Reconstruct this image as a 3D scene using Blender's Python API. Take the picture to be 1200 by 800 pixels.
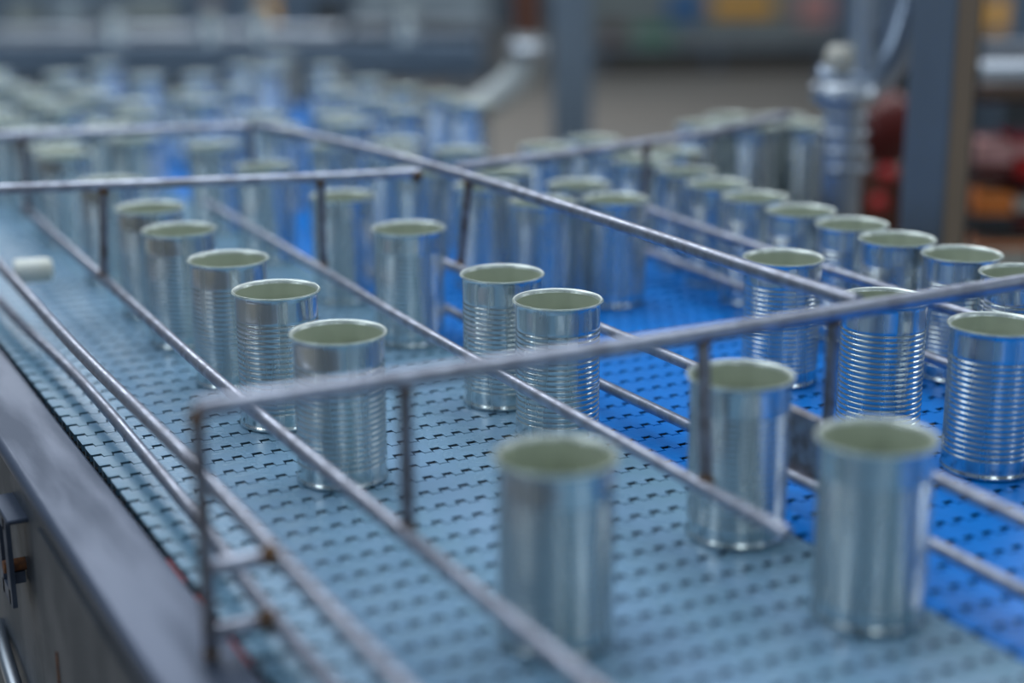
import bpy, math, random
from mathutils import Vector, Matrix
random.seed(7)
for o in list(bpy.data.objects): bpy.data.objects.remove(o)
SC = bpy.context.scene
COL = SC.collection
ZB = 0.95                                   # belt surface above the hall floor
CAM_H = 0.4464                              # camera above the belt
PITCH, YAW, ROLL = math.radians(15.5135), math.radians(27.6137), math.radians(-0.2578)
FPX = 1854.5                                # focal length in pixels of a 1200 wide frame

# ------------------------------------------------------------------ camera
cp, sp, cy, sy = math.cos(PITCH), math.sin(PITCH), math.cos(YAW), math.sin(YAW)
FW = Vector((sy*cp, cy*cp, -sp)); RT0 = Vector((cy, -sy, 0)); UP0 = RT0.cross(FW)
RT = RT0*math.cos(ROLL) + UP0*math.sin(ROLL); UP = UP0*math.cos(ROLL) - RT0*math.sin(ROLL)
CAM = Vector((0, 0, ZB+CAM_H))
cd = bpy.data.cameras.new('camera'); cam = bpy.data.objects.new('camera', cd); COL.objects.link(cam)
cd.sensor_width = 36; cd.lens = FPX/1200*36; cd.clip_start = 0.05; cd.clip_end = 100
m = Matrix(((RT.x, UP.x, -FW.x), (RT.y, UP.y, -FW.y), (RT.z, UP.z, -FW.z))).to_4x4(); m.translation = CAM
cam.matrix_world = m
cd.dof.use_dof = True; cd.dof.focus_distance = 1.355; cd.dof.aperture_fstop = 1.6
SC.camera = cam

# ------------------------------------------------------------------ world, lights, exposure
W = bpy.data.worlds.new('hall_ambience'); SC.world = W; W.use_nodes = True
W.node_tree.nodes['Background'].inputs[0].default_value = (0.35, 0.50, 0.66, 1)
W.node_tree.nodes['Background'].inputs[1].default_value = 0.235
def area(name, loc, target, sx, sy_, power, col):
    l = bpy.data.lights.new(name, 'AREA'); l.shape = 'RECTANGLE'; l.size = sx; l.size_y = sy_; l.energy = power; l.color = col
    o = bpy.data.objects.new(name, l); COL.objects.link(o); o.location = loc
    o.rotation_euler = (Vector(target)-Vector(loc)).to_track_quat('-Z', 'Y').to_euler(); return o
area('roof_light', (0.2, 2.4, 4.9), (0.6, 2.2, ZB), 2.4, 7.0, 168, (0.84, 0.93, 1.0))
area('roof_light', (4.4, 4.4, 4.9), (3.6, 4.2, ZB), 2.0, 9.0, 150, (0.90, 0.95, 1.0))
area('roof_light', (1.5, 11.0, 5.2), (1.5, 11.0, 0), 2.0, 10.0, 330, (0.90, 0.95, 1.0))
area('side_window', (-4.5, 0.6, 2.7), (0.5, 1.4, ZB), 1.6, 1.6, 26, (0.78, 0.90, 1.0))
area('side_window', (-1.6, -4.6, 3.0), (0.5, 1.4, ZB), 1.2, 1.6, 22, (0.80, 0.92, 1.0))
area('side_window', (2.6, -4.2, 3.0), (0.7, 1.2, ZB), 1.2, 1.6, 22, (0.80, 0.92, 1.0))
area('side_window', (6.0, -0.6, 3.0), (0.9, 1.4, ZB), 1.6, 1.6, 34, (0.86, 0.94, 1.0))
vs = SC.view_settings
vs.view_transform = 'Standard'; vs.look = 'None'; vs.gamma = 1; vs.use_curve_mapping = False; vs.exposure = -0.08
SC.display_settings.display_device = 'sRGB'

# ------------------------------------------------------------------ helpers
def ray(px, py): return FW + RT*((px-600)/FPX) - UP*((py-400)/FPX)
def back(px, py, z):
    v = ray(px, py); t = (z-CAM_H)/v.z; return (v.x*t, v.y*t)
BU = Vector((cy, -sy, 0)); BV = Vector((sy, cy, 0))      # heading of the machines across the hall
def backv(px, py, v):
    w = ray(px, py); t = v/w.dot(BV); return (w.dot(BU)*t, CAM.z + w.z*t)

def prin(name, base, metal=0.0, rough=0.5, base2=None, nscale=30, rough2=None, bump=0.0, bscale=200, stretch=(1,1,1), spec=0.5, lo=0.4, hi=0.62, objrand=False):
    mt = bpy.data.materials.new(name); mt.use_nodes = True; nt = mt.node_tree; N = nt.nodes; L = nt.links
    b = N['Principled BSDF']; b.inputs['Metallic'].default_value = metal; b.inputs['Roughness'].default_value = rough
    b.inputs['Base Color'].default_value = (*base, 1); b.inputs['Specular IOR Level'].default_value = spec
    tc = N.new('ShaderNodeTexCoord'); mp = N.new('ShaderNodeMapping'); L.new(tc.outputs['Object'], mp.inputs[0]); mp.inputs['Scale'].default_value = stretch
    if objrand:
        oi = N.new('ShaderNodeObjectInfo'); cx = N.new('ShaderNodeCombineXYZ')
        mu = N.new('ShaderNodeMath'); mu.operation = 'MULTIPLY'; mu.inputs[1].default_value = 20; L.new(oi.outputs['Random'], mu.inputs[0])
        for i in range(3): L.new(mu.outputs[0], cx.inputs[i])
        L.new(cx.outputs[0], mp.inputs['Location'])
    nz = N.new('ShaderNodeTexNoise'); nz.inputs['Scale'].default_value = nscale; nz.inputs['Detail'].default_value = 5; L.new(mp.outputs[0], nz.inputs['Vector'])
    cr = N.new('ShaderNodeMapRange'); cr.inputs['From Min'].default_value = lo; cr.inputs['From Max'].default_value = hi; L.new(nz.outputs['Fac'], cr.inputs['Value'])
    if base2:
        mx = N.new('ShaderNodeMix'); mx.data_type = 'RGBA'; mx.inputs['A'].default_value = (*base, 1); mx.inputs['B'].default_value = (*base2, 1)
        L.new(cr.outputs['Result'], mx.inputs['Factor']); L.new(mx.outputs['Result'], b.inputs['Base Color'])
    if rough2 is not None:
        mr = N.new('ShaderNodeMapRange'); mr.inputs['To Min'].default_value = rough; mr.inputs['To Max'].default_value = rough2
        L.new(cr.outputs['Result'], mr.inputs['Value']); L.new(mr.outputs['Result'], b.inputs['Roughness'])
    if bump:
        n2 = N.new('ShaderNodeTexNoise'); n2.inputs['Scale'].default_value = bscale; n2.inputs['Detail'].default_value = 3; L.new(mp.outputs[0], n2.inputs['Vector'])
        bp = N.new('ShaderNodeBump'); bp.inputs['Strength'].default_value = bump; bp.inputs['Distance'].default_value = 0.002
        L.new(n2.outputs['Fac'], bp.inputs['Height']); L.new(bp.outputs['Normal'], b.inputs['Normal'])
    return mt

M = {}
M['tin'] = prin('tinplate', (0.70, 0.75, 0.745), 1.0, 0.16, (0.55, 0.60, 0.60), 60, 0.32, 0.30, 110, stretch=(1, 1, 0.12), objrand=True)
M['tin_rim'] = prin('tin_rim', (0.80, 0.85, 0.80), 0.8, 0.38, bump=0.03, bscale=300)
M['lacquer'] = prin('can_lacquer', (0.52, 0.565, 0.44), 0.2, 0.38, (0.48, 0.53, 0.41), 25, 0.42)
M['pale_belt'] = prin('pale_belt', (0.235, 0.385, 0.56), 0.0, 0.17, (0.165, 0.32, 0.44), 13, 0.40, 0.12, 260)
M['blue_belt'] = prin('blue_belt', (0.0, 0.225, 0.76), 0.0, 0.30, (0.0, 0.185, 0.64), 9, 0.45, 0.12, 260, spec=0.28)
M['dark'] = prin('dark_gap', (0.012, 0.014, 0.018), 0.0, 0.7)
M['rod'] = prin('guide_rod_steel', (0.46, 0.485, 0.58), 0.95, 0.34, (0.30, 0.31, 0.37), 60, 0.46, 0.15, 500)
M['post'] = prin('post_steel', (0.30, 0.31, 0.36), 1.0, 0.40, (0.20, 0.18, 0.19), 80, 0.55, 0.15, 500)
M['weld'] = prin('rusty_weld', (0.16, 0.12, 0.10), 0.6, 0.6, (0.26, 0.13, 0.05), 200, 0.8, 0.4, 600)
M['frame'] = prin('conveyor_frame_steel', (0.10, 0.125, 0.185), 0.45, 0.40, (0.06, 0.078, 0.12), 25, 0.55, 0.10, 200, (1, 0.15, 1), spec=0.3)
M['frame_side'] = prin('conveyor_side_steel', (0.085, 0.10, 0.125), 0.4, 0.46, (0.065, 0.078, 0.098), 18, 0.55, 0.1, 200)
M['steel'] = prin('stainless', (0.60, 0.64, 0.70), 1.0, 0.30, (0.45, 0.49, 0.55), 12, 0.42)
M['pipe_steel'] = prin('dull_pipe_steel', (0.36, 0.42, 0.52), 1.0, 0.28, (0.28, 0.33, 0.42), 12, 0.4)
M['steel_dark'] = prin('grey_steel', (0.15, 0.21, 0.29), 0.5, 0.45, (0.11, 0.16, 0.23), 10, 0.5)
M['rust'] = prin('rust_stain', (0.24, 0.09, 0.03), 0.1, 0.8, (0.12, 0.05, 0.03), 200)
M['red_strip'] = prin('red_wear_strip', (0.42, 0.02, 0.025), 0, 0.5)
M['white_pl'] = prin('white_plastic', (0.78, 0.80, 0.74), 0, 0.4, (0.70, 0.70, 0.60), 20)
M['floor'] = prin('hall_floor', (0.30, 0.275, 0.245), 0, 0.6, (0.34, 0.30, 0.26), 0.5, 0.7)
M['wall'] = prin('hall_wall', (0.20, 0.24, 0.28), 0, 0.7, (0.17, 0.20, 0.24), 0.6)
M['post_paint'] = prin('painted_post', (0.16, 0.20, 0.25), 0.15, 0.42, (0.14, 0.175, 0.22), 6)
M['reflection_and_pack_brown'] = prin('warm_reflection_and_pack', (0.25, 0.18, 0.125), 0.0, 0.5, (0.22, 0.16, 0.11), 6)  # post's warm reflection put into the colour; also the tan pack's own brown
M['mach_light'] = prin('pale_machine_paint', (0.30, 0.37, 0.42), 0.1, 0.5, (0.26, 0.32, 0.37), 3)
M['mach_blue'] = prin('blue_grey_paint', (0.20, 0.26, 0.33), 0.1, 0.45, (0.17, 0.225, 0.29), 4)
M['mach_grey'] = prin('grey_machine_paint', (0.27, 0.31, 0.31), 0.1, 0.5, (0.22, 0.26, 0.27), 3)
M['mach_dark'] = prin('dark_machine_paint', (0.03, 0.038, 0.045), 0.1, 0.5, (0.045, 0.05, 0.055), 3)
M['red'] = prin('dark_red_paint', (0.13, 0.016, 0.012), 0, 0.35, (0.09, 0.012, 0.01), 6)
M['red_gloss'] = prin('glossy_red', (0.50, 0.02, 0.02), 0, 0.16)
M['orange'] = prin('orange_label', (0.85, 0.24, 0.04), 0, 0.45, (0.70, 0.18, 0.03), 8)
M['brown'] = prin('rusty_brown', (0.15, 0.055, 0.03), 0, 0.55, (0.10, 0.035, 0.02), 6)
M['amber'] = prin('amber_plastic', (1.0, 0.52, 0.10), 0, 0.35)
M['green'] = prin('green_paint', (0.08, 0.26, 0.15), 0, 0.5)
M['blue_paint'] = prin('blue_paint', (0.05, 0.18, 0.42), 0, 0.5)
M['hose'] = prin('white_hose', (0.52, 0.56, 0.56), 0, 0.4)
M['pink'] = prin('pale_pink_wrap', (0.70, 0.36, 0.34), 0, 0.3)
M['cream'] = prin('cream_wrap', (0.50, 0.48, 0.42), 0, 0.4)

class MB:
    """collects vertices and faces of one mesh"""
    def __init__(s): s.v = []; s.f = []; s.smooth = []
    def add(s, v, f, smooth=False):
        k = len(s.v); s.v += [tuple(p) for p in v]; s.f += [tuple(i+k for i in q) for q in f]; s.smooth += [smooth]*len(f); return s
    def box(s, c, d, rot=None, bev=0.0):
        hx, hy, hz = d[0]/2, d[1]/2, d[2]/2
        R = rot or Matrix.Identity(3); c = Vector(c)
        if bev <= 0:
            P = [c + R @ Vector((x*hx, y*hy, z*hz)) for x in (-1, 1) for y in (-1, 1) for z in (-1, 1)]
            return s.add(P, [(0,1,3,2), (4,6,7,5), (0,4,5,1), (2,3,7,6), (0,2,6,4), (1,5,7,3)])
        P = []; idx = {}
        for x in (-1, 1):
            for y in (-1, 1):
                for z in (-1, 1):
                    for a in range(3):
                        q = [x*(hx-bev), y*(hy-bev), z*(hz-bev)]; q[a] = (x, y, z)[a]*(hx, hy, hz)[a]
                        idx[x, y, z, a] = len(P); P.append(c + R @ Vector(q))
        F = []
        I = lambda x, y, z, a: idx[x, y, z, a]
        for q in (-1, 1):
            F.append([I(q,-1,-1,0), I(q,1,-1,0), I(q,1,1,0), I(q,-1,1,0)][::q])
            F.append([I(-1,q,-1,1), I(-1,q,1,1), I(1,q,1,1), I(1,q,-1,1)][::q])
            F.append([I(-1,-1,q,2), I(1,-1,q,2), I(1,1,q,2), I(-1,1,q,2)][::q])
            for r in (-1, 1):
                F.append([I(q,r,-1,0), I(q,r,-1,1), I(q,r,1,1), I(q,r,1,0)])
                F.append([I(q,-1,r,0), I(q,-1,r,2), I(q,1,r,2), I(q,1,r,0)])
                F.append([I(-1,q,r,1), I(-1,q,r,2), I(1,q,r,2), I(1,q,r,1)])
                for t in (-1, 1): F.append([I(q,r,t,0), I(q,r,t,1), I(q,r,t,2)])
        return s.add(P, F)
    def lathe(s, prof, seg=48, c=(0,0,0), R=None):
        n = len(prof); P = []; c = Vector(c); R = R or Matrix.Identity(3)
        for k in range(seg):
            a = 2*math.pi*k/seg
            for r, z in prof: P.append(c + R @ Vector((r*math.cos(a), r*math.sin(a), z)))
        F = []
        for k in range(seg):
            k2 = (k+1) % seg
            for i in range(n-1): F.append((k*n+i, k2*n+i, k2*n+i+1, k*n+i+1))
        return s.add(P, F, True)
    def tube(s, pts, r, seg=12, cap=True):
        pts = [Vector(p) for p in pts]; n = len(pts); P = []; F = []
        T = []
        for i in range(n):
            T.append((pts[min(i+1, n-1)] - pts[max(i-1, 0)]).normalized())
        a = Vector((0, 0, 1)) if abs(T[0].z) < 0.9 else Vector((1, 0, 0))
        N = (a - T[0]*a.dot(T[0])).normalized()
        rr = r if isinstance(r, (list, tuple)) else [r]*n
        for i in range(n):
            N = (N - T[i]*N.dot(T[i])).normalized(); B = T[i].cross(N)
            for k in range(seg):
                t = 2*math.pi*k/seg; P.append(pts[i] + (N*math.cos(t) + B*math.sin(t))*rr[i])
        for i in range(n-1):
            for k in range(seg):
                k2 = (k+1) % seg; F.append((i*seg+k, i*seg+k2, (i+1)*seg+k2, (i+1)*seg+k))
        s.add(P, F, True)
        if cap:
            s.add([P[k] for k in range(seg)], [tuple(range(seg))[::-1]]); s.add([P[(n-1)*seg+k] for k in range(seg)], [tuple(range(seg))])
        return s
    def mesh(s, name, mat):
        me = bpy.data.meshes.new(name); me.from_pydata(s.v, [], s.f); me.materials.append(mat)
        me.polygons.foreach_set('use_smooth', s.smooth); me.update(); return me
    def build(s, name, mat, parent=None):
        return link(name, s.mesh(name, mat), parent)
def link(name, me, parent=None):
    o = bpy.data.objects.new(name, me); COL.objects.link(o)
    if parent: o.parent = parent
    return o
def tag(o, label, cat, group=None, kind=None):
    o['label'] = label; o['category'] = cat
    if group: o['group'] = group
    if kind: o['kind'] = kind
    return o
def thing(name, label, cat, loc=(0,0,0), rz=0.0, group=None):
    o = bpy.data.objects.new(name, None); COL.objects.link(o); o.location = loc; o.rotation_euler = (0, 0, rz)
    o.empty_display_size = 0.05
    return tag(o, label, cat, group)
def struct(name, mb, mat, label):
    o = mb.build(name, mat); o['kind'] = 'structure'; o['label'] = label; return o
def smooth_path(pts, n=8):
    pts = [Vector(p) for p in pts]; out = []
    for i in range(len(pts)-1):
        p0 = pts[max(i-1, 0)]; p1 = pts[i]; p2 = pts[i+1]; p3 = pts[min(i+2, len(pts)-1)]
        for k in range(n):
            t = k/n
            out.append(0.5*((2*p1) + (p2-p0)*t + (2*p0-5*p1+4*p2-p3)*t*t + (3*p1-p0-3*p2+p3)*t**3))
    out.append(pts[-1]); return out

# ------------------------------------------------------------------ hall
mb = MB(); mb.box((4, 9, -0.05), (40, 40, 0.1)); struct('floor', mb, M['floor'], 'worn grey concrete floor of the factory hall')
Rb = Matrix.Rotation(-YAW, 3, 'Z')
mb = MB(); c = BV*18.5; mb.box((c.x, c.y, 3.0), (26, 0.2, 6.0), Rb); struct('wall_back', mb, M['wall'], 'grey painted back wall of the factory hall')

# ------------------------------------------------------------------ belts: interlocking modules, one object for each row
PITCH_B, PER = 0.0300, 0.0173
def belt(name, label, mat, x0, x1, y0, y1):
    root = thing(name, label, 'conveyor belt', (0, 0, ZB))
    n = int(round((x1-x0)/(PER/2))); w = (x1-x0)/n
    me = MB()
    for i in range(n):
        odd = i % 2
        # far edge lies ahead on even columns, with a wide slot before the next row; thin joint on odd columns
        ctr = 0.0030 if odd == 0 else -0.0030
        gap = 0.0054 if odd == 0 else 0.0016
        nn, ff = -PITCH_B/2 + ctr + gap/2, PITCH_B/2 + ctr - gap/2
        a, b = x0+i*w, x0+(i+1)*w; e = 0.0006
        q0, q1 = -0.0090, 0.0090
        me.add([(a, q0, 0), (b, q0, 0), (b, q1, 0), (a, q1, 0)], [(0,1,2,3)])
        # near finger: thin undercut lip, as on a hinge knuckle
        me.add([(a+e, nn, 0), (b-e, nn, 0), (b, q0, 0), (a, q0, 0), (a+e, nn, -0.0006), (b-e, nn, -0.0006), (b-e, nn+0.0085, -0.0030), (a+e, nn+0.0085, -0.0030), (b-e, nn+0.0085, -0.009), (a+e, nn+0.0085, -0.009)],
               [(0,1,2,3), (4,5,1,0), (7,6,5,4), (9,8,6,7), (4,0,3,7), (1,5,6,2)])
        # far finger
        me.add([(a, q1, 0), (b, q1, 0), (b-e, ff, 0), (a+e, ff, 0), (b-e, ff, -0.009), (a+e, ff, -0.009), (a, q1, -0.009), (b, q1, -0.009)],
               [(0,1,2,3), (3,2,4,5), (0,3,5,6), (2,1,7,4)])
    mesh = me.mesh('belt_module', mat)
    k = 0; y = y0
    while y < y1:
        o = link('belt_module', mesh, root); o.location = (0, y, 0); y += PITCH_B; k += 1
    b = MB(); b.box(((x0+x1)/2, (y0+y1)/2, -0.016), (x1-x0-0.004, y1-y0, 0.010)); b.build('belt_underside', M['dark'], root)
    return root
Y0, Y1 = 0.2676, 3.62
belt('conveyor_belt', 'pale grey-blue modular plastic belt beside the steel side frame', M['pale_belt'], 0.2685, 0.6805, Y0, Y1)
belt('conveyor_belt', 'bright blue modular plastic belt running alongside the pale belt', M['blue_belt'], 0.6825, 1.2550, Y0, Y1)

# ------------------------------------------------------------------ steel side frame of the conveyor
fr = thing('conveyor', 'scuffed stainless side frame along the edge of the pale belt', 'conveyor frame', (0, 0, ZB))
yc, yl = (0.1+3.65)/2, 3.55
mb = MB(); mb.box((0.2355, yc, -0.004), (0.057, yl, 0.012), None, 0.003); mb.build('top_flange', M['frame'], fr)
mb = MB(); mb.box((0.2095, yc, -0.1815), (0.005, yl, 0.341)); mb.build('side_panel', M['frame_side'], fr)
mb = MB(); mb.tube([(0.2105, 0.1, -0.0045), (0.2105, 3.65, -0.0045)], 0.0068, 12); mb.build('rolled_edge', M['frame'], fr)
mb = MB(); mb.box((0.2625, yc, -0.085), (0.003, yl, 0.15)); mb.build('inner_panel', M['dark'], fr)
for y in (0.88, 0.95, 1.02):
    mb = MB(); mb.box((0.2660, y, -0.010), (0.003, 0.045, 0.012)); mb.build('wear_strip', M['red_strip'], fr)
# cover plate with a rounded corner, fixed to the panel
mb = MB(); pl = []
R_ = 0.03
ya, yb_, za, zb = 0.50, 1.215, -0.31, -0.022
for k in range(9):
    a = math.pi/2*k/8; pl.append((yb_-R_+R_*math.sin(a), zb-R_+R_*math.cos(a)))
pl = [(ya, za), (ya, zb)] + pl + [(yb_, za)]
nP = len(pl)
mb.add([(0.2040, y, z) for y, z in pl] + [(0.2072, y, z) for y, z in pl],
       [tuple(range(nP)), tuple(range(2*nP-1, nP-1, -1))] + [(i, i+nP, (i+1) % nP+nP, (i+1) % nP) for i in range(nP)])
mb.build('cover_plate', M['frame_side'], fr)
mb = MB(); mb.box((0.2034, 1.15, -0.125), (0.001, 0.004, 0.03)); mb.build('rust_streak', M['rust'], fr)
# slotted angle bracket
yA, zA = 1.275, -0.034
br = MB()
br.box((0.1990, yA, zA), (0.018, 0.066, 0.004), None, 0.001)
for dy in (-0.017, 0.017): br.box((0.1920, yA+dy, zA-0.040), (0.004, 0.014, 0.076))
br.box((0.1920, yA, zA-0.072), (0.004, 0.034, 0.014)); br.box((0.1920, yA, zA-0.006), (0.004, 0.034, 0.012))
br.box((0.1995, yA, zA-0.060), (0.012, 0.010, 0.010))
bo = br.build('slotted_bracket', M['frame'], fr)
mb = MB(); mb.tube([(0.1890, yA, zA-0.05), (0.207, yA, zA-0.05)], 0.006, 6); mb.build('bolt', M['rust'], bo)
mb = MB(); mb.tube(smooth_path([(0.203, 1.43, -0.205), (0.198, 1.38, -0.208), (0.196, 1.31, -0.222), (0.195, 1.26, -0.236)], 4), 0.007, 10); mb.build('latch_lever', M['steel'], fr)
for y in (0.5, 2.0, 3.5):
    mb = MB(); mb.box((0.235, y, -0.65), (0.05, 0.05, 0.6)); mb.build('leg', M['frame_side'], fr)
# matching frame on the far side of the blue belt
f2 = thing('conveyor', 'grey side frame along the blue belt behind the packed cans', 'conveyor frame', (0, 0, ZB))
mb = MB(); mb.box((1.2700, yc, -0.005), (0.022, yl, 0.012), None, 0.003); mb.build('top_flange', M['frame'], f2)
mb = MB(); mb.box((1.2780, yc, -0.151), (0.005, yl, 0.28)); mb.build('side_panel', M['frame_side'], f2)
for y in (0.5, 2.0, 3.5):
    mb = MB(); mb.box((1.268, y, -0.65), (0.04, 0.05, 0.6)); mb.build('leg', M['frame_side'], f2)

# ------------------------------------------------------------------ welded guide rod frame over the belts
gf = thing('guide_rail_frame', 'welded frame of round steel rods and posts forming lanes over the belts', 'guide rail', (0, 0, ZB))
def rod(name, pts, r, mat='rod', parent=gf, sm=True, rounded=False):
    P = smooth_path(pts, 6) if sm and len(pts) > 2 else [Vector(p) for p in pts]
    rr = [r]*len(P)
    if rounded:
        d = (P[0]-P[1]).normalized(); P = [P[0]+d*r*0.55, P[0]+d*r*0.35] + P; rr = [r*0.45, r*0.85] + rr
    o = MB().tube(P, rr, 14).build(name, M[mat], parent); return o
def weld(p, r=0.0068):
    mb = MB(); prof = [(0.0005, -r), (r*0.7, -r*0.7), (r, 0), (r*0.7, r*0.7), (0.0005, r)]
    mb.lathe(prof, 8, p); return mb.build('weld_bead', M['weld'], gf)
def post(x, y, z0, z1, r=0.0048, x1=None, y1=None):
    rod('post', [(x if x1 is None else x1, y if y1 is None else y1, z0), (x, y, z1)], r, 'post', sm=False)
    weld((x, y, z1-0.005)); weld((x if x1 is None else x1, y if y1 is None else y1, z0+0.004), 0.0062)
# guide rods
rod('guide_rod', [(0.2890, 0.30, 0.062), (0.2880, 0.70, 0.062), (0.2915, 1.05, 0.061), (0.2880, 1.40, 0.061), (0.2925, 1.80, 0.060), (0.2930, 2.5, 0.060)], 0.0056)
rod('guide_rod', [(0.2840, 0.30, 0.020), (0.2850, 0.83, 0.020), (0.2920, 1.05, 0.020), (0.2970, 1.42, 0.020), (0.2880, 1.78, 0.020), (0.2880, 2.5, 0.020)], 0.0052)
rod('guide_rod', [(0.3770, 0.28, 0.060), (0.3750, 0.64, 0.060), (0.3730, 0.854, 0.060), (0.3712, 1.23, 0.060), (0.3770, 1.606, 0.060), (0.3850, 2.12, 0.060)], 0.0055)
rod('guide_rod', [(0.5865, 0.748, 0.060), (0.5865, 0.833, 0.060), (0.5890, 1.298, 0.060), (0.5990, 1.62, 0.060), (0.6080, 2.05, 0.060)], 0.0050, rounded=True)
rod('guide_rod', [(0.7150, 0.40, 0.070), (0.7170, 0.674, 0.070), (0.7215, 0.80, 0.070), (0.7250, 1.07, 0.070), (0.7130, 1.48, 0.070), (0.7080, 1.74, 0.070)], 0.0050)
rod('guide_rod', [(0.7120, 0.40, 0.025), (0.7130, 0.67, 0.025), (0.7150, 0.78, 0.025), (0.7100, 1.10, 0.025), (0.7020, 1.38, 0.025), (0.7060, 1.74, 0.025)], 0.0050)
rod('guide_rod', [(1.0130, 0.75, 0.083), (1.0140, 1.06, 0.083), (1.0170, 1.22, 0.083), (1.0205, 1.42, 0.083), (1.0340, 1.64, 0.083)], 0.0054)
rod('guide_rod', [(1.0060, 0.75, 0.034), (1.0060, 1.05, 0.034), (1.0080, 1.23, 0.034), (1.0250, 1.60, 0.034)], 0.0054)
# cross rods and the top rod
rod('cross_rod', [(0.244, 0.863, 0.163), (0.60, 0.8605, 0.1625), (0.90, 0.866, 0.1635), (1.30, 0.866, 0.164)], 0.0063)
rod('cross_rod', [(0.20, 1.722, 0.160), (0.394, 1.662, 0.160), (0.604, 1.601, 0.160), (0.712, 1.578, 0.160)], 0.0052)
rod('cross_rod', [(0.22, 2.125, 0.160), (0.36, 2.096, 0.160), (0.672, 2.026, 0.160)], 0.0058)
rod('cross_rod', [(0.752, 1.571, 0.163), (0.90, 1.603, 0.162), (1.07, 1.652, 0.160), (1.22, 1.70, 0.160), (1.36, 1.77, 0.160)], 0.0056)
rod('top_rod', [(0.735, 0.866, 0.167), (0.737, 1.00, 0.165), (0.738, 1.17, 0.165), (0.732, 1.51, 0.165), (0.705, 1.80, 0.165), (0.668, 1.99, 0.165)], 0.0058)
# posts
post(0.244, 0.863, 0.004, 0.163)
rod('stub', [(0.244, 0.863, 0.062), (0.290, 0.863, 0.062)], 0.0055, 'rod', sm=False); weld((0.283, 0.860, 0.064), 0.0075)
rod('stub', [(0.244, 0.863, 0.020), (0.287, 0.863, 0.020)], 0.0055, 'rod', sm=False); weld((0.279, 0.860, 0.022), 0.0075)
post(0.3760, 0.8625, 0.060, 0.163)
post(0.5965, 0.8600, 0.060, 0.163, x1=0.5900, y1=0.842)
post(0.7110, 0.8630, 0.024, 0.163)
post(0.3850, 1.6650, 0.060, 0.160, x1=0.3785)
post(0.6040, 1.6010, 0.060, 0.160)
weld((0.708, 1.579, 0.157), 0.008)
post(0.7320, 1.4950, 0.070, 0.165, x1=0.7200)
post(0.6680, 2.0270, 0.030, 0.165)
post(0.3850, 2.0900, 0.060, 0.160)
post(1.0500, 1.6450, 0.034, 0.161, x1=1.0360, y1=1.63)
# plate joining the two rods of the blue-belt guide
mb = MB(); mb.box((0.7200, 0.915, 0.047), (0.006, 0.062, 0.056), None, 0.001); mb.build('joining_plate', M['post'], gf)
# white plastic sleeve
x0, y0 = back(62, 315, 0.062)
ws = thing('plastic_roller', 'white plastic roller sleeve on a steel pin by the outer guide rod', 'roller', (x0, y0, ZB+0.062), math.radians(-8))
mb = MB(); prof = [(0.0008, 0), (0.0085, 0), (0.0118, 0.0022), (0.0132, 0.006), (0.0136, 0.0375), (0.0125, 0.0405), (0.0040, 0.0405)]
Rx = Matrix.Rotation(math.radians(-90), 3, 'Y')
mb.lathe(prof, 24, (0, 0, 0), Rx); mb.build('sleeve', M['white_pl'], ws)
mb = MB(); mb.tube([(-0.0400, 0, 0), (0.2984-x0, 0, 0)], 0.004, 10); mb.build('pin', M['rod'], ws)

# ------------------------------------------------------------------ tin cans
HC, RB = 0.1215, 0.0362
def can_meshes():
    prof = [(0.0005, 0.0035), (0.0300, 0.0035), (0.0335, 0.0030), (0.0350, 0.0008), (0.0362, 0.0002), (0.0370, 0.0010), (0.0370, 0.0030), (0.0362, 0.0042), (0.0359, 0.0060), (RB, 0.0085), (RB, 0.0150)]
    n = 18; z0, z1 = 0.0160, 0.0995; p = (z1-z0)/n
    for i in range(n):
        for k, d in ((0.0, 0.0), (0.04, 0.00003), (0.12, 0.00026), (0.20, 0.00064), (0.27, 0.00076), (0.34, 0.00064), (0.42, 0.00026), (0.50, 0.00003)):
            prof.append((RB-d, z0+(i+k)*p))
    prof += [(RB, z1), (RB, 0.1050), (RB, 0.1150), (0.0363, 0.1175), (0.0370, 0.1192), (0.0378, 0.1199)]
    body = MB(); body.lathe(prof, 56)
    rim = MB(); rp = [(0.0378+0.0011*math.cos(a), 0.1204+0.0010*math.sin(a)) for a in [2*math.pi*k/10 for k in range(11)]]
    rp = [(0.0355, 0.1180), (0.0360, 0.1195), (0.0366, 0.1207)] + rp[2:]
    rim.lathe(rp, 56)
    ln = MB(); lp = [(0.0005, 0.0050), (0.0320, 0.0050), (0.0350, 0.0065)]
    for i in range(n):
        for k, d in ((0.0, 0.0), (0.45, 0.0009)): lp.append((0.0354-d, z0+(i+k)*p))
    lp += [(0.0354, z1), (0.0354, 0.1165), (0.0358, 0.1190)]
    ln.lathe(lp[::-1], 48)
    return body.mesh('body', M['tin']), rim.mesh('rim', M['tin_rim']), ln.mesh('lining', M['lacquer'])
CM = can_meshes()
def can(x, y, label, group, z=0.0):
    t = thing('tin_can', label, 'can', (x, y, ZB+z+0.0002), random.uniform(0, 6.28), group)
    for nme, me in zip(('body', 'rim', 'lining'), CM): link(nme, me, t)
    return t
PLACED = []
def place(x, y, label, group):
    for a, b in PLACED:
        if math.hypot(a-x, b-y) < 0.0775: return False
    PLACED.append((x, y)); can(x, y, label, group); return True
GA, GB, GC, GD, GE = 'cans in the pale belt lane', 'cans along the blue belt edge', 'cans in the wide blue lane', 'cans packed along the far blue edge', 'cans on the transfer table'
NUM = ['first', 'second', 'third', 'fourth', 'fifth', 'sixth', 'seventh', 'eighth', 'ninth', 'tenth', 'eleventh', 'twelfth']
ORD = ['first', 'second', 'third', 'fourth', 'fifth', 'sixth', 'seventh', 'eighth', 'ninth']
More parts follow.
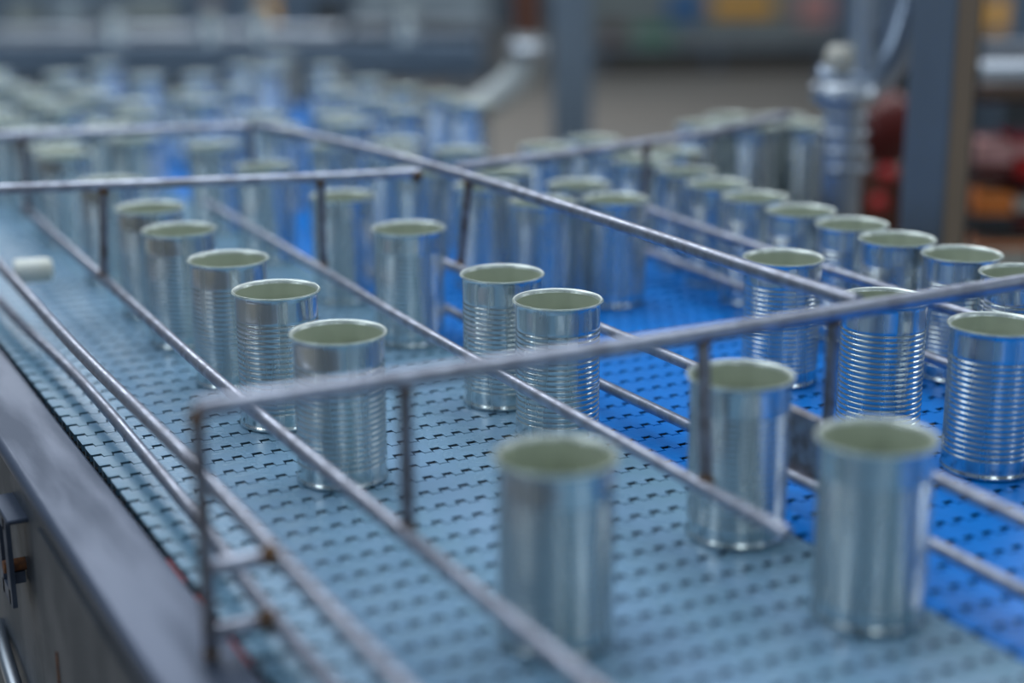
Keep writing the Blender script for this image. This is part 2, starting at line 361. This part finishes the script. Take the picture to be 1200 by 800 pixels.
place(0.447, 0.797, 'open tin can on the pale belt before the long crossbar, beside the left lane rod', GA)
for k, (x, y) in enumerate([(0.436, 1.129), (0.441, 1.288), (0.443, 1.429), (0.442, 1.589)]):
    place(x, y, 'open ribbed tin can in the pale belt lane, %s in file behind the long crossbar' % ORD[k], GA)
for k, (x, y) in enumerate([(0.449, 1.727), (0.451, 1.918), (0.451, 2.167)]):
    place(x, y, 'open tin can in the pale belt lane, %s in file beyond the second crossbar' % ORD[k], GA)
place(0.642, 0.731, 'open tin can past the cut end of the guide rod on the pale belt', GB)
place(0.646, 0.883, 'open tin can beside the cut end of the guide rod, under the long crossbar', GB)
place(0.640, 1.139, 'sharp ribbed tin can touching distance from its twin at the blue belt edge', GB)
place(0.643, 1.248, 'ribbed tin can half hidden behind its twin at the blue belt edge', GB)
place(0.654, 1.481, 'open tin can standing alone by the end of the double guide rods', GB)
for k, (x, y) in enumerate([(0.664, 1.689), (0.655, 1.935), (0.655, 2.150)]):
    place(x, y, 'open tin can in the middle lane, %s in file beyond the second crossbar' % ORD[k], GB)
place(0.907, 0.900, 'shiny ribbed tin can on the bright blue belt reflecting blue, clear of the rods', GC)
place(0.886, 1.010, 'ribbed tin can on the blue belt behind the welded joint of crossbar and top rod', GC)
place(0.908, 1.180, 'ribbed tin can on the blue belt partly behind the long sloping top rod', GC)
for x, y, lab in [(0.928, 1.521, 'tin can fronting the crowd on the blue belt, before the side cross rod'), (0.939, 1.622, 'tin can right behind the front can of the blue belt crowd'),
                  (0.848, 1.545, 'tin can shoulder to shoulder with the front can of the blue belt crowd'), (0.838, 1.668, 'tin can under the joint of the side cross rod, in the blue belt crowd'),
                  (0.815, 1.80, 'tin can just past the side cross rod near the long top rod'), (0.905, 1.75, 'tin can in the middle of the crowd just past the side cross rod'),
                  (0.93, 1.93, 'tin can on the blue belt crowd well past the side cross rod'), (0.84, 1.95, 'tin can by the far end of the long sloping top rod'),
                  (0.89, 2.05, 'last tin can of the blue belt crowd level with the third crossbar'), (0.80, 2.06, 'tin can on the blue belt level with the end of the top rod')]:
    place(x, y, lab, GC)
for k, (x, y) in enumerate([(1.058, 1.024), (1.067, 1.111), (1.060, 1.195), (1.069, 1.276), (1.068, 1.361), (1.074, 1.453), (1.086, 1.545), (1.105, 1.64)]):
    place(x, y, 'open tin can packed along the far blue edge, %s from the long crossbar' % ORD[k], GD)
for k, (x, y) in enumerate([(1.10, 1.735), (1.18, 1.78), (1.11, 1.83), (1.05, 1.90), (1.14, 1.93)]):
    place(x, y, 'blurred tin can packed along the blue belt edge, %s past the side cross rod' % NUM[k], GD)
# cans receding along the belts beyond the third cross rod
CNT = {}
yk = 2.26
while yk < 3.45:
    for x, lab, g, q in ((0.45, 'along the pale belt lane', GA, 1.0), (0.56, 'down the middle of the pale belt', GB, 0.7), (0.66, 'along the seam of the two belts', GB, 0.9),
                      (0.80, 'on the blue belt next to the seam', GC, 0.85), (0.92, 'down the middle of the blue belt', GC, 0.5), (1.06, 'on the outer half of the blue belt', GD, 0.5), (1.18, 'against the far blue belt frame', GD, 0.6)):
        if random.random() < q:
            n = CNT.get(x, 0)
            if place(x+random.uniform(-.018, .018), yk+random.uniform(-.025, .025), 'blurred tin can %s, %s beyond the third crossbar' % (lab, NUM[n]), g): CNT[x] = n+1
    yk += 0.135

# transfer table with a row of cans curving away from the blue belt
tv = 2.46; tu = (backv(800, 0, tv)[0] + backv(960, 0, tv)[0])/2; tp = BU*tu + BV*tv
tt = thing('transfer_table', 'dark steel transfer table carrying a curved row of cans', 'table', (tp.x, tp.y, ZB), -YAW)
mb = MB(); mb.box((0, 0, -0.008), (0.235, 0.24, 0.014), None, 0.002); mb.build('table_top', M['steel_dark'], tt)
mb = MB(); mb.box((0, -0.116, -0.06), (0.23, 0.006, 0.09)); mb.build('apron', M['brown'], tt)
for sx in (-1, 1):
    for s2 in (-1, 1):
        mb = MB(); mb.box((sx*0.095, s2*0.095, -0.4825), (0.03, 0.03, 0.935)); mb.build('leg', M['steel_dark'], tt)
for px, vv in ((822, 2.39), (885, 2.38), (946, 2.385), (854, 2.475), (915, 2.47)):
    q = BU*backv(px, 150, vv)[0] + BV*vv
    if not place(q.x, q.y, 'blurred tin can on the transfer table beside the steel pipe elbow', GE): print('rejected', px, vv)

# ------------------------------------------------------------------ background machinery
def bloc(px, v, z=0.0):
    u, _ = backv(px, 0, v); p = BU*u + BV*v; return (p.x, p.y, z)
def brect(x0, y0, x1, y1, v):
    """world rectangle on the upright plane at distance v: centre u, width, z low, z high"""
    ua, zt = backv(x0, y0, v); ub, zb_ = backv(x1, y1, v); return (ua+ub)/2, ub-ua, zb_, zt
def bthing(name, label, cat, u, v, group=None):
    p = BU*u + BV*v; return thing(name, label, cat, (p.x, p.y, 0), -YAW, group)
# tall square post beside the cans, turned so two faces show
v = 2.10; ua, zt = backv(1100, 120, v); p = BU*ua + BV*v
t = thing('steel_post', 'tall square grey post standing behind the packed cans', 'post', (p.x, p.y, 0), -YAW + math.radians(50))
s = 0.063
mb = MB(); mb.box((0, 0, 1.30), (s, s, 2.6), None, 0.003); mb.build('column', M['post_paint'], t)
mb = MB(); mb.box((0, 0, 0.006), (0.16, 0.16, 0.012)); mb.build('base_plate', M['post_paint'], t)
mb = MB(); mb.box((0, -s/2-0.0015, 1.30), (s-0.002, 0.002, 2.5)); o = mb.build('warm_reflection_strip', M['reflection_and_pack_brown'], t); o['label'] = 'brown strip standing for the warm reflection on the post face'  # warm light reflected by this face, painted as an added brown strip
# rear square post
u, w, zl, zh = brect(648, 0, 692, 200, 3.9)
t = bthing('steel_post', 'square blue-grey post in the background near the white hose', 'post', u, 3.9); t.rotation_euler.z += 0.35; w *= 0.82
mb = MB(); mb.box((0, 0, 1.3), (w*0.98, w, 2.6), None, 0.004); mb.build('column', M['mach_blue'], t)
mb = MB(); mb.box((0, 0, 0.006), (w*1.5, w*1.5, 0.012)); mb.build('base_plate', M['post_paint'], t)
# white hose hanging from a brown pipe
u, z0 = backv(612, 0, 3.6)
t = bthing('drain_hose', 'white curved hose hanging from a brown pipe in the background', 'hose', u, 3.6)
def hp(px, py): a, b = backv(px, py, 3.6); return (a-u, 0, b)
mb = MB(); mb.tube(smooth_path([hp(618, 40), hp(616, 70), hp(600, 98), hp(572, 120), hp(540, 140), hp(500, 160), hp(470, 185)], 6), 0.034, 14); mb.build('hose', M['hose'], t)
mb = MB(); mb.tube([hp(612, -120), hp(618, 55)], 0.030, 14); mb.build('pipe', M['brown'], t)
mb = MB(); mb.lathe([(0.030, 0), (0.044, 0), (0.044, 0.03), (0.030, 0.03)], 16, hp(618, 66)); mb.build('hose_clamp', M['steel'], t)
u, w, zl, zh = brect(556, 130, 574, 190, 3.45)
t = bthing('cable_stand', 'dark narrow stand under the white hose', 'stand', u, 3.45)
mb = MB(); mb.box((0, 0, zh/2), (w, 0.05, zh), None, 0.004); mb.build('column', M['mach_dark'], t)
mb = MB(); mb.box((0, 0, 0.01), (0.08, 0.12, 0.02)); mb.build('foot', M['mach_dark'], t)
# stainless pipe elbow and vertical cylinder
v = 2.30; u, zc = backv(990, 100, v)
t = bthing('pipe_elbow', 'stainless pipe assembly with elbow, flange and ribbed vertical tube', 'pipe', u, v)
def pp(px, py, dv=0): a, b = backv(px, py, v); return (a-u, dv, b)
mb = MB(); mb.tube([pp(990, 112), (pp(990, 112)[0], 0, 0.02)], 0.030, 20); tb = mb.build('vertical_tube', M['steel'], t)
for py in (135, 155, 175, 195):
    mb = MB(); q = pp(990, py); mb.lathe([(0.030, -0.006), (0.035, -0.004), (0.035, 0.004), (0.030, 0.006)], 20, q); mb.build('clamp_ring', M['steel'], tb)
mb = MB(); q = pp(990, 112); mb.lathe([(0.012, -0.012), (0.044, -0.012), (0.048, -0.006), (0.048, 0.018), (0.040, 0.020), (0.012, 0.020)], 24, q); mb.build('flange', M['steel'], t)
mb = MB(); mb.tube(smooth_path([pp(957, 99), pp(985, 99), pp(1010, 97), pp(1034, 82), pp(1052, 50), pp(1066, 5), pp(1080, -60)], 6), 0.028, 18); mb.build('elbow', M['pipe_steel'], t)
mb = MB(); mb.tube([pp(1011, 90), pp(1015, -80)], 0.024, 16); mb.build('riser', M['steel'], t)
mb = MB(); q = pp(985, 78); mb.lathe([(0.002, -0.03), (0.024, -0.03), (0.024, 0.015), (0.016, 0.03), (0.002, 0.03)], 16, q); mb.build('valve_cap', M['cream'], t)
# red pump behind the pipe
v = 3.3; u, w, zl, zh = brect(992, 85, 1066, 245, v)
t = bthing('pump', 'dark red pump housing behind the stainless pipe', 'pump', u, v)
mb = MB(); Rl = Matrix.Rotation(math.radians(90), 3, 'X')
mb.lathe([(0.002, -0.10), (w*0.40, -0.10), (w*0.5, -0.07), (w*0.5, 0.09), (w*0.38, 0.12), (0.002, 0.12)], 28, (0, 0, zl+(zh-zl)*0.62), Rl); mb.build('housing', M['red'], t)
mb = MB(); mb.box((0, 0, zl*0.5+0.04), (w*1.0, 0.2, zl+0.08), None, 0.008); mb.build('pedestal', M['brown'], t)
for (px, py) in ((1040, 204), (1030, 238)):
    a, b = backv(px, py, v-0.14); mb = MB()
    mb.lathe([(0.0008, -0.017)] + [(0.018*math.cos(q), 0.018*math.sin(q)) for q in [(-70+20*i)*math.pi/180 for i in range(8)]] + [(0.0008, 0.018)], 16, (a-u, -0.14, b)); mb.build('knob', M['red_gloss'], t)
    mb = MB(); mb.tube([(a-u, -0.14, b), (a-u, -0.06, b)], 0.006, 8); mb.build('knob_stem', M['steel'], t)
# shelf rack with packs
v = 2.75; u, w, zl, zh = brect(1128, 0, 1330, 330, v)
t = bthing('storage_rack', 'low steel rack loaded with red and orange packs', 'rack', u, v)
SH = []
for py in (112, 203, 262, 312):
    _, z = backv(1160, py, v); SH.append(z); mb = MB(); mb.box((0, 0.06, z), (w, 0.20, 0.014)); mb.build('shelf', M['red'], t)
for sx in (-1, 1):
    for s2 in (-0.12, 0.16):
        mb = MB(); mb.box((sx*(w/2+0.016), s2, 0.66), (0.03, 0.03, 1.32)); mb.build('upright', M['mach_dark'], t)
_, z = backv(1160, 78, v); mb = MB(); mb.tube([(-w/2, -0.12, z), (w/2, -0.12, z)], 0.022, 14); mb.build('rail', M['steel'], t)
def pack(px, y0, y1, wpx, mat, label, band=None, bf=(0.45, 0.3)):
    a, zt = backv(px-wpx/2, y0, v-0.02); b, zb_ = backv(px+wpx/2, y1, v-0.02)
    shelf = min(SH, key=lambda s_: abs(s_-zb_))
    if abs(shelf-zb_) < 0.03: zb_ = shelf+0.0092
    hh = zt-zb_
    p = bthing('pack', label, 'pack', (a+b)/2, v-0.05, 'packs on the storage rack')
    mb = MB(); mb.box((0, 0, zb_+hh/2), (b-a, 0.12, hh), None, 0.004); mb.build('wrap', M[mat], p)
    if band: mb = MB(); mb.box((0, 0, zb_+hh*bf[0]), (b-a+0.003, 0.123, hh*bf[1])); mb.build('band', M[band], p)
    return zt
pack(1150, 158, 201, 36, 'pink', 'pink pack with red foot beside the square post on the upper shelf', 'red', (0.2, 0.4))
pack(1194, 152, 201, 40, 'red_gloss', 'glossy red pack with pink band on the upper shelf', 'pink', (0.7, 0.3))
pack(1244, 158, 201, 34, 'red', 'dark red pack at the end of the upper shelf')
pack(1148, 216, 258, 40, 'orange', 'orange pack with black foot on the middle shelf', 'mach_dark', (0.22, 0.42))
pack(1194, 212, 258, 42, 'red', 'dark red pack with cream band on the middle shelf', 'cream', (0.65, 0.3))
pack(1244, 216, 258, 34, 'orange', 'plain orange pack on the middle shelf')
pack(1158, 272, 308, 56, 'cream', 'wide pale pack on the lowest shelf', 'orange', (0.9, 0.16))
pack(1220, 272, 308, 56, 'hose', 'wide white pack on the lowest shelf')
pack(1182, 92, 110, 90, 'reflection_and_pack_brown', 'flat tan pack lying on the top shelf')
# far machines
def machine(label, x0, x1, v, ybot, mat, extra, name='machine'):
    u, w, zl, zh = brect(x0, -60, x1, ybot, v)
    t = bthing(name, label, 'machine', u, v)
    mb = MB(); mb.box((0, 0.4, (zl+1.9)/2), (w, 0.8, 1.9-zl), None, 0.02); mb.build('cabinet', M[mat], t)
    mb = MB(); mb.box((0, 0.42, zl/2+0.02), (w*0.96, 0.7, zl-0.04)); mb.build('base', M['mach_dark'], t)
    for sx in (-1, 0, 1):
        mb = MB(); mb.box((sx*w*0.46, 0.03, zl/2), (0.07, 0.07, zl)); mb.build('leg', M['steel_dark'], t)
    mb = MB(); mb.tube([(-w/2, -0.05, zl+0.01), (w/2, -0.05, zl+0.01)], 0.03, 10); mb.build('rail', M['steel'], t)
    for (px, py, wp, hp_, mt, nm) in extra:
        a, b = backv(px, py, v); sc = v/FPX
        mb = MB(); mb.box((a-u, -0.03, b), (wp*sc, 0.06, hp_*sc), None, 0.006); mb.build(nm, M[mt], t)
    return t
machine('pale blue-grey machine cabinet over a dark base beyond the hose', 408, 572, 12.6, 32, 'mach_light', [(480, 12, 70, 14, 'mach_light', 'door')])
machine('grey-green machine with blue, amber and orange fittings behind the post', 690, 985, 13.6, 52, 'mach_grey',
        [(870, 6, 72, 22, 'amber', 'amber_panel'), (955, 8, 40, 34, 'pink', 'warm_panel'), (802, 8, 38, 30, 'blue_paint', 'blue_box'), (765, 45, 46, 26, 'green', 'green_cover'), (718, 40, 24, 22, 'brown', 'brown_box')])
machine('long blue-grey machine bank behind the far end of the belts', -260, 400, 6.4, 40, 'steel_dark',
        [(85, 12, 44, 34, 'mach_light', 'bright_panel'), (180, 14, 60, 40, 'mach_grey', 'panel'), (250, 14, 18, 30, 'red', 'red_box'), (315, 12, 20, 24, 'amber', 'amber_lamp'), (118, 34, 30, 26, 'mach_dark', 'vent'), (30, 20, 40, 40, 'mach_grey', 'panel'), (385, 14, 26, 36, 'mach_dark', 'vent')])
machine('pale machine with a bright yellow panel beyond the storage rack', 1010, 1330, 9.5, 60, 'steel_dark', [(1166, 16, 18, 40, 'amber', 'yellow_panel')])
# stainless cross conveyor behind the belts
v = 4.75
u, w, zl, zh = brect(-160, 58, 560, 84, v)
t = bthing('cross_conveyor', 'stainless conveyor crossing behind the far end of the belts', 'conveyor', u, v)
for i, py in enumerate((60, 80)):
    _, z = backv(200, py, v); mb = MB(); mb.box((0, 0, z), (w, 0.06, 0.05), None, 0.006); mb.build('side_rail', M['steel_dark'], t)
_, z = backv(200, 70, v); mb = MB(); mb.box((0, 0.25, z), (w, 0.45, 0.03)); mb.build('bed', M['steel_dark'], t)
for k in range(6):
    mb = MB(); mb.box((-w/2+0.06+k*(w-0.12)/5, 0.1, z/2), (0.05, 0.05, z)); mb.build('leg', M['steel'], t)
for k in (0, 1, 4, 6, 7, 10):
    p = BU*(u - w/2 + 0.08 + k*(w-0.16)/11) + BV*(v+0.25)
    can(p.x, p.y, 'out of focus tin can on the crossing stainless conveyor', 'cans on the crossing conveyor', z+0.0152-ZB)
